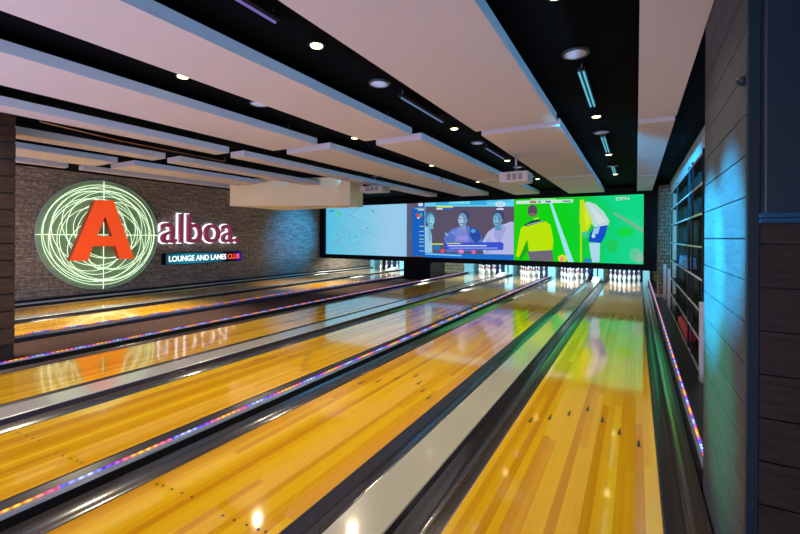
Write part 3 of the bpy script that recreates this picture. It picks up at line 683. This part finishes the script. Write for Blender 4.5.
def projector(u0, u1, s, z0, z1, label, pole):
    w = u1 - u0; c = (u0 + u1) / 2; d = .36
    t = thing('projector', label, 'projector', (c, s, z0), 'ceiling projectors'); inv = Matrix.Translation((-c, -s, -z0))
    def P(mb, n, mt): o = mb.build(n, mt, t); o.matrix_parent_inverse = inv; return o
    m = MB(); m.box(u0, u1, s, s + d, z0, z1, bev=.02); body_ = P(m, 'body', PROJ)
    for i in range(3):
        m = MB(); h = (z1 - z0)
        x = u0 + w * (.28 + .20 * i)
        for q in range(5): m.box(x, x + w * .13, s - .006, s + .01, z0 + h * (.22 + .12 * q), z0 + h * (.28 + .12 * q))
        m.build('vent', PROJD, body_)
    m = MB(); r = (z1 - z0) * .26
    m.tube([(c, s + d - .01, (z0 + z1) / 2), (c, s + d + .05, (z0 + z1) / 2)], r, 16); m.build('lens', PROJD, body_)
    m = MB(); m.tube([(c, s + d / 2, z1 - .01), (c, s + d / 2, CEILZ)], .018, 10); m.lathe([(.06, 0), (.06, .02)], c, s + d / 2, CEILZ - .021, 12); m.box(c - .1, c + .1, s + d / 2 - .06, s + d / 2 + .06, z1 - .005, z1 + .02)
    P(m, 'ceiling_mount', pole)
projector(-1.90, -1.45, 6.45, 2.42, 2.585, 'white projector hung on a pole below the panels, nearer the camera', STEEL)
projector(-6.0, -5.32, 8.4, 2.65, 2.80, 'white projector hung beside the cream bulkhead', STEEL)

# ------------------------------------------------------------------ sign wall
def glass(name, col, mixf):
    m, nt, out = newmat(name)
    tr = N(nt, 'ShaderNodeBsdfTransparent'); tr.inputs[0].default_value = (.93, 1, .95, 1)
    p = N(nt, 'ShaderNodeBsdfPrincipled'); p.inputs['Base Color'].default_value = rgb(col); p.inputs['Roughness'].default_value = .25
    mx = N(nt, 'ShaderNodeMixShader'); mx.inputs[0].default_value = mixf
    nt.links.new(tr.outputs[0], mx.inputs[1]); nt.links.new(p.outputs[0], mx.inputs[2]); nt.links.new(mx.outputs[0], out.inputs[0])
    return m
DISC = glass('acrylic_disc', (.50, .78, .46), .42)
NEON = emit('neon_white_green', (.82, 1, .74), 2.0)
RIMM = pbr('disc_rim', (.35, .55, .55), .3)
CS, CZ, CR = 5.22, 1.555, 1.345
DX = WALLU + .10
sign = thing('neon_disc_sign', 'round green lit disc sign with looping white neon rings', 'sign', (WALLU, CS, CZ - CR)); inv = Matrix.Translation((-WALLU, -CS, -(CZ - CR)))
def P(mb, n, mt, t=sign, iv=inv): o = mb.build(n, mt, t); o.matrix_parent_inverse = iv; return o
circ = lambda cs, cz, rx, rz, rot, x, n=64: [(x, cs + rx * math.cos(a) * math.cos(rot) - rz * math.sin(a) * math.sin(rot), cz + rx * math.cos(a) * math.sin(rot) + rz * math.sin(a) * math.cos(rot)) for a in [2 * math.pi * i / n for i in range(n)]]
m = MB(); m.prism(circ(CS, CZ, CR, CR, 0, DX - .012), (.012, 0, 0)); disc_ = P(m, 'disc', DISC)
m = MB(); m.tube(circ(CS, CZ, CR, CR, 0, DX - .006), .014, 6, True); m.build('disc_rim', RIMM, disc_)
for a in range(4):
    w = math.pi / 4 + a * math.pi / 2; y, z = CS + 1.2 * math.cos(w), CZ + 1.2 * math.sin(w)
    m = MB(); m.tube([(WALLU + .001, y, z), (DX + .01, y, z)], .018, 8); P(m, 'standoff', STEEL)
RINGS = [(0, 0, 1.24, 1.24), (.07, .03, 1.16, 1.17), (-.10, .02, 1.10, 1.14), (.10, -.10, 1.06, 1.06), (-.12, -.13, 1.02, 1.0), (.16, .12, .98, .94), (-.16, .16, .92, .90), (.02, -.22, .98, .86), (.02, .25, .90, .82), (-.28, 0, .82, .88), (.27, -.02, .84, .86), (-.05, -.28, .74, .66), (.08, .10, .66, .74), (.06, -.06, .80, .42)]
for i, (dy, dz, ry, rz) in enumerate(RINGS):
    m = MB(); m.tube(circ(CS + dy, CZ + dz, ry, rz, .35 * i, DX + .016 + .002 * (i % 5), 56), .0042, 6, True); m.build('neon_ring', NEON, disc_)
for a in (0, 1):
    m = MB()
    if a: m.tube([(DX + .014, CS - CR, CZ), (DX + .014, CS + CR, CZ)], .0055, 6)
    else: m.tube([(DX + .014, CS, CZ - CR), (DX + .014, CS, CZ + CR)], .0055, 6)
    m.build('crosshair', NEON, disc_)

# letter A
ma, nta, outa = newmat('letter_orange'); pa = N(nta, 'ShaderNodeBsdfPrincipled'); pa.inputs['Base Color'].default_value = rgb((.85, .055, .008)); pa.inputs['Roughness'].default_value = .4
pa.inputs['Emission Color'].default_value = rgb((1, .10, .014)); pa.inputs['Emission Strength'].default_value = .55; nta.links.new(pa.outputs[0], outa.inputs[0])
SIDE = pbr('letter_side', (.45, .03, .008), .5)
AX = WALLU + .34
def on_wall(x, y, u):
    a = (x - 400) / FW; b = (y - CY) / FW; c, s = math.cos(.006), math.sin(.006)
    X = a * c + b * s; Y = -a * s + b * c
    d = (X * math.cos(YAW) - math.sin(YAW), X * math.sin(YAW) + math.cos(YAW), -Y); k = u / d[0]
    return (u, k * d[1], EYE + k * d[2])
zp = lambda px, py: on_wall(30 + px / 4.271, 170 + py / 4.271, AX)
OUT = [zp(*q) for q in ((280, 128), (357, 130), (445, 378), (384, 380), (365, 325), (268, 325), (248, 387), (170, 388))]
INN = [zp(*q) for q in ((321, 198), (352, 282), (287, 283))]
aob = thing('sign_letter', 'big orange capital letter A mounted on the neon disc', 'sign letter', (WALLU, CS, OUT[7][2])); ainv = Matrix.Translation((-WALLU, -CS, -OUT[7][2]))
m = MB()
o_, n_ = OUT, INN
for q in ([o_[0], o_[1], n_[0]], [o_[1], o_[2], o_[3], o_[4], n_[1], n_[0]], [o_[4], o_[5], n_[2], n_[1]], [o_[5], o_[6], o_[7], o_[0], n_[0], n_[2]]): m.face(q, 0)
P(m, 'face', ma, aob, ainv)
m = MB(); D = -.17
for ring in (OUT, INN):
    for i in range(len(ring)):
        a, b = Vector(ring[i]), Vector(ring[(i + 1) % len(ring)]); m.face([a, b, b + Vector((D, 0, 0)), a + Vector((D, 0, 0))], 0)
for q in ([o_[0], o_[1], n_[0]], [o_[1], o_[2], o_[3], o_[4], n_[1], n_[0]], [o_[4], o_[5], n_[2], n_[1]], [o_[5], o_[6], o_[7], o_[0], n_[0], n_[2]]): m.face([Vector(v) + Vector((D, 0, 0)) for v in q], 0)
P(m, 'return_edge', SIDE, aob, ainv)
for y, z in ((4.95, 2.1), (5.35, 2.1)):
    m = MB(); m.tube([(WALLU + .001, y, z), (AX + D + .01, y, z)], .015, 8); P(m, 'standoff', STEEL, aob, ainv)

# alboa. letters
MAG = newmat('letter_magenta'); ntm = MAG[1]; pm_ = N(ntm, 'ShaderNodeBsdfPrincipled'); ntm.links.new(pm_.outputs[0], MAG[2].inputs[0]); pm_.inputs['Roughness'].default_value = .3
pm_.inputs['Base Color'].default_value = rgb((.30, .03, .09)); pm_.inputs['Emission Color'].default_value = rgb((.30, .03, .09)); pm_.inputs['Emission Strength'].default_value = .35
HALO = emit('letter_backlight', (.90, .92, 1.0), 1.6)
MAG = MAG[0]
tl = thing('letter_sign', 'magenta lettering with white backlight reading alboa with a dot', 'sign', (WALLU, 8, 1.35)); linv = Matrix.Translation((-WALLU, -8, -1.35))
me = text_mesh('alboa.', MAG, 'letter'); A0, A1, B0, B1 = bounds(me)
lx = lambda x: 6.62 + (x - A0) / (A1 - A0) * (9.20 - 6.62)
lz = lambda y: 1.35 + y / B1 * (2.175 - 1.35)
adv = []
for i in range(6):
    mm = text_mesh('alboa.'[:i + 1], MAG, 'letter'); 
    adv.append(bounds(mm)[1])
for i, ch in enumerate('alboa.'):
    m0 = text_mesh(ch, MAG, 'letter', .05, .004); mh = text_mesh(ch, HALO, 'letter_glow', .012, .026)
    b0 = bounds(text_mesh(ch, MAG, 'x')); x1 = adv[i]; sh = x1 - b0[1]
    for me, dep, nm in ((m0, WALLU + .16, 'letter'), (mh, WALLU + .05, 'letter_glow')):
        for v in me.vertices: v.co = (dep + v.co.z, lx(v.co.x + sh), lz(v.co.y))
        o = bpy.data.objects.new(nm, me); COL.objects.link(o)
        if nm == 'letter': o.parent = tl; o.matrix_parent_inverse = linv; let_ = o
        else: o.parent = let_
    m = MB(); yc = lx(b0[0] + sh + .06); zc = lz(.06)
    m.tube([(WALLU + .001, yc, zc), (WALLU + .12, yc, zc)], .012, 6); m.build('standoff', STEEL, let_)

# light box
tb = thing('lightbox_sign', 'narrow teal light box reading LOUNGE AND LANES CLUB', 'sign', (WALLU, 8.1, .71)); binv = Matrix.Translation((-WALLU, -8.1, -.71))
TEAL = gradscr('box_teal', [(0, (16, 60, 72)), (.25, (24, 128, 156)), (.45, (20, 112, 142)), (.72, (18, 72, 92)), (.78, (20, 14, 30)), (.93, (30, 10, 40)), (1, (24, 24, 220))], 'Y', 6.72, 9.33, .1, 2)
m = MB(); m.box(WALLU + .001, WALLU + .13, 6.72, 9.33, .715, 1.035, bev=.008); P(m, 'box_body', FRAME, tb, binv)
m = MB(); m.box(WALLU + .128, WALLU + .134, 6.78, 9.31, .725, 1.025); P(m, 'lit_face', TEAL, tb, binv)
def words(s, y0, y1, z0, z1, mat, nm):
    me = text_mesh(s, mat, nm, .006, .012); a, b, c, e = bounds(me)
    for v in me.vertices: v.co = (WALLU + .145 + v.co.z, y0 + (v.co.x - a) / (b - a) * (y1 - y0), z0 + (v.co.y - c) / (e - c) * (z1 - z0))
    o = bpy.data.objects.new(nm, me); COL.objects.link(o); o.parent = tb; o.matrix_parent_inverse = binv; return o
WTXT = emit('words_white', (.92, 1, .92), 1.5); RTXT = emit('words_red', (1, .10, .03), 1.3)
words('LOUNGE AND LANES', 6.86, 8.74, .80, .965, WTXT, 'lettering')
o = words('CLUB', 8.80, 9.25, .80, .965, RTXT, 'lettering'); o['label'] = 'orange red word CLUB'

# ------------------------------------------------------------------ pillars
def planks_x(mb, u0, u1, s0, s1, zs, gap=.006):
    for z0, z1 in zip(zs[:-1], zs[1:]): mb.box(u0, u1, s0, s1, z0 + gap / 2, z1 - gap / 2)
# right pillar: core, lane side planks, camera side planks, corner trim
PU, PS0, PS1 = .37, 2.02, 3.19
t = thing('plank_pillar', 'tall plank clad pillar rising beside the nearest gutter', 'pillar', (PU, PS0, -.2)); pinv = Matrix.Translation((-PU, -PS0, .2))
zs = [-.2 + .02] + [round(1.385 + .163 * k, 4) for k in range(-9, 11)] + [CEILZ]
zs = [z for z in zs if -.2 <= z <= CEILZ]
m = MB(); m.box(PU + .012, 3.3, PS0 + .012, PS1 - .004, -.2, CEILZ); P(m, 'core', GROOVE, t, pinv)
m = MB(); planks_x(m, PU, PU + .02, PS0 + .02, PS1, zs); P(m, 'lane_side_planks', WOODR, t, pinv)
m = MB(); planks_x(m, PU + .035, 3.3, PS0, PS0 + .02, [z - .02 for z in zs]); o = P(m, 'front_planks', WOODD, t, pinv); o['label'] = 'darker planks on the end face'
m = MB(); m.box(PU - .004, PU + .034, PS0, PS0 + .03, -.2, CEILZ, bev=.003); P(m, 'corner_trim', TEALTRIM, t, pinv)
ts = thing('mesh_loudspeaker', 'black perforated mesh cabinet fixed high on the plank pillar', 'loudspeaker', (.7, PS0, 1.61)); sinv = Matrix.Translation((-.7, -PS0, -1.61))
GR = meshgrille('mesh_black')
m = MB(); m.box(PU + .036, 1.4, PS0 - .05, PS0 - .0003, 1.62, 2.75, bev=.006); P(m, 'grille', GR, ts, sinv)
m = MB(); m.box(PU + .03, 1.4, PS0 - .055, PS0 - .0003, 1.607, 1.622); m.box(PU + .03, 1.4, PS0 - .055, PS0 - .0003, 1.626, 1.642); P(m, 'bottom_rim', pbr('rim_blue', (.01, .06, .13), .4, spec=.2), ts, sinv)
m = MB(); m.lathe([(.004, -.022), (.016, -.018), (.022, -.006), (.022, .006), (.016, .010)], PU - .005, PS0 + .08, 2.18, 14); m.box(PU - .006, PU + .0, PS0 + .07, PS0 + .09, 2.17, 2.19)
o = m.build('sensor_knob', TEALTRIM, None, (PU, PS0 + .08, 2.18)); tag(o, 'small dark dome sensor on the edge of the plank pillar', 'sensor')
# left pillar, standing on the walkway
t = thing('walnut_pillar', 'dark walnut plank pillar standing on the carpet walkway', 'pillar', (-6.45, 1.4, 0)); wi = Matrix.Translation((6.45, -1.4, 0))
zs = [.24 + .2 * k for k in range(15)]
m = MB(); m.box(-7.25, -6.462, .75, 1.97, -.008, CEILZ); P(m, 'core', GROOVE, t, wi)
m = MB(); planks_x(m, -6.465, -6.45, .75, 1.975, zs + [CEILZ], .018); P(m, 'planks', WOODL, t, wi)
m = MB(); m.box(-7.2, -6.46, .75, 1.93, -.007, .235); P(m, 'plinth', WOODD, t, wi)
# brick pillar next to the screen frame
m = MB(); m.box(.515, .78, 13.0, 13.5, -.2, 2.98); o = m.build('brick_pillar', STONEP, None, (.65, 13.2, -.2)); tag(o, 'brown brick pillar between the screen frame and shelving', 'pillar')
m = MB(); m.box(.43, .775, 12.84, 12.99, -.2, .07); o = m.build('kerb_block', CAPG, None, (.6, 12.9, -.2)); tag(o, 'low pale kerb at the foot of the brick pillar', 'kerb')

# ------------------------------------------------------------------ shelving
LV = [.03, .39, .725, 1.09, 1.457, 1.83, 2.165, 2.50]
def rack(s0, s1, posts, label, lv):
    t = thing('shelving_rack', label, 'shelving', (.70, s0, 0)); ri = Matrix.Translation((-.70, -s0, 0))
    for s in posts:
        for u in (.63, .75):
            m = MB(); m.box(u, u + .022, s, s + .04, .0, 2.55); P(m, 'post', METAL, t, ri)
    for z in lv:
        m = MB(); m.box(.640, .769, s0 + .005, s1 - .005, z - .012, z + .006); o = P(m, 'shelf', METAL, t, ri)
        m = MB(); m.box(.626, .640, s0 + .005, s1 - .005, z - .014, z + .008); P(m, 'shelf_edge', SHELFM, o, Matrix.Identity(4))
    m = MB(); m.box(.77, .776, s0, s1, .0, 2.54); P(m, 'back_panel', METAL, t, ri)
rack(5.60, 7.02, (5.60, 6.60, 6.98), 'tall black shelving rack nearest the plank pillar', LV)
rack(7.06, 10.30, (7.06, 8.95, 10.26), 'long black shelving rack nearer the screens', LV)
for s0, s1, h, u, lb in ((5.44, 5.56, .86, .60, 'white upright board at the near end of the shelving'), (10.45, 11.2, .87, .62, 'white upright board at the far end of the shelving'), (12.3, 12.4, .9, .60, 'narrow white upright board beside the brick pillar')):
    m = MB(); m.box(u, u + .06, s0, s1, .0, h, bev=.008); o = m.build('upright_board', UPR, None, (u, s0, 0)); tag(o, lb, 'board')
m = MB()
for k in range(3): m.box(.64, .765, 7.35 + .05 * k, 8.5 - .08 * k, 1.10 + .055 * k, 1.15 + .055 * k, bev=.012)
BLUEBX = pbr('blue_fabric', (.10, .35, .75), .6)
for k in range(3):
    m = MB(); m.box(.64, .765, 7.30 + .04 * k, 8.6 - .07 * k, 1.0985 + .056 * k, 1.153 + .056 * k, bev=.014)
    o = m.build('folded_towel', BLUEBX, None, (.7, 7.9, 1.0985 + .056 * k)); tag(o, ('bottom', 'middle', 'top')[k] + ' blue folded cloth in the stack on the long rack', 'cloth', 'blue folded cloths')
m = MB(); m.rbox(.638, .765, 7.3, 8.7, .0385, .20, .04); o = m.build('red_glow_block', pbr('glow_red', (.55, .02, .03), .5), None, (.7, 8, .0385)); tag(o, 'red block for the reddish glow at the bottom of the long rack', 'bin')  # red block stands in for a reddish glow low in the rack

# ------------------------------------------------------------------ light
def lamp(kind, name, loc, energy, col, size=.3, target=None, spot=60, blend=.5, sy=None):
    l = bpy.data.lights.new(name, kind); l.energy = energy; l.color = col
    if kind == 'AREA':
        l.size = size
        if sy: l.shape = 'RECTANGLE'; l.size_y = sy
    else: l.shadow_soft_size = size
    if kind == 'SPOT': l.spot_size = math.radians(spot); l.spot_blend = blend
    o = bpy.data.objects.new(name, l); COL.objects.link(o); o.location = loc
    if target is not None:
        o.rotation_euler = (Vector(target) - Vector(loc)).to_track_quat('-Z', 'Y').to_euler()
    return o
# pin lights above each deck, behind the masking
for k in 'ABCDEF':
    a, b = LA[k]; c = (a + b) / 2
    lamp('SPOT', 'pin_light', (c, 14.6, 1.4), 240, (.58, .90, 1), .10, (c, 17.1, .1), 80, .6)
# unseen area fills added behind the masking to brighten the pin decks
for k in 'ABCDEF':
    a, b = LA[k]; c = (a + b) / 2
    lamp('AREA', 'deck_light_panel', (c, 14.75, .98), 46, (.95, .97, .85), 1.0, (c, 14.75, 0), sy=.9)
# coloured effect spots
lamp('SPOT', 'blue_effect_spot', (-2.19, 2.6, 2.78), 4200, (.0, .52, 1), .05, (.37, 2.42, 1.56), 18, .8)
lamp('SPOT', 'blue_effect_spot', (-2.19, 3.2, 2.78), 5600, (.0, .56, 1), .05, (.37, 2.98, 1.42), 21, .7)
lamp('SPOT', 'teal_effect_spot', (-2.19, 3.4, 2.78), 1300, (.0, .8, .40), .05, (.37, 2.72, .80), 20, .9)
lamp('SPOT', 'blue_wall_spot', (-8.6, 13.0, 2.8), 1100, (.02, .40, 1), .05, (-11.65, 12.0, 1.6), 50, 1.0)
lamp('SPOT', 'blue_rack_spot', (-1.27, 3.6, 2.70), 7500, (.0, .52, 1), .05, (.75, 8.8, 2.15), 27, 1.0)
# unseen spots added in the left hand gaps to brighten the far lanes
for u in (-5.25, -6.4, -7.85, -9.45):
    for sy_ in (1.6, 4.6, 7.6, 10.6) if u > -6 else (1.6, 4.5, 10.3):
        if -7 < u < -6 and sy_ > 9: continue
        lamp('SPOT', 'gap_fill_spot', (u, sy_, 3.0), (80 if sy_ < 6 else 15) if u > -6 else 80 if u > -7 else 640, (1, .83, .58), .05 if u > -6 else .2, (u, sy_, 0), 125 if u > -6 else 74, .8)
# unseen blue strip fills added in the gaps to tint the panels' sides
for i, (u, s1, e) in enumerate(((.70, 12, 5), (-.40, 12, 14), (-2.1, 12, 13), (-3.6, 11.5, 10), (-5.3, 11, 7), (-6.55, 8.8, 5), (-7.85, 8.8, 5), (-9.4, 8.6, 2))):
    o = lamp('AREA', 'blue_side_fill', (u, (s1 - 1) / 2, 2.95), e, (.10, .50, 1), s1 + 1, (u - 1, (s1 - 1) / 2, 2.93), sy=.03)
# unseen fill areas added behind the camera to lift the general brightness
lamp('AREA', 'rear_fill_high', (-4.5, -2.2, 2.75), 90, (1, .88, .78), 9.0, (-4.5, 2.5, .2), sy=1.2)
lamp('AREA', 'rear_fill_up', (-5.0, -2.6, .5), 440, (.66, .60, .95), 9.0, (-5.0, 6.0, 3.0), sy=.6)
w = bpy.data.worlds.new('world'); SC.world = w; w.use_nodes = True
bg = w.node_tree.nodes['Background']; bg.inputs[0].default_value = (.50, .46, .60, 1); bg.inputs[1].default_value = .18

vs = SC.view_settings; SC.display_settings.display_device = 'sRGB'
vs.view_transform = 'Standard'; vs.look = 'None'; vs.exposure = 0.0; vs.gamma = 1.0; vs.use_curve_mapping = False
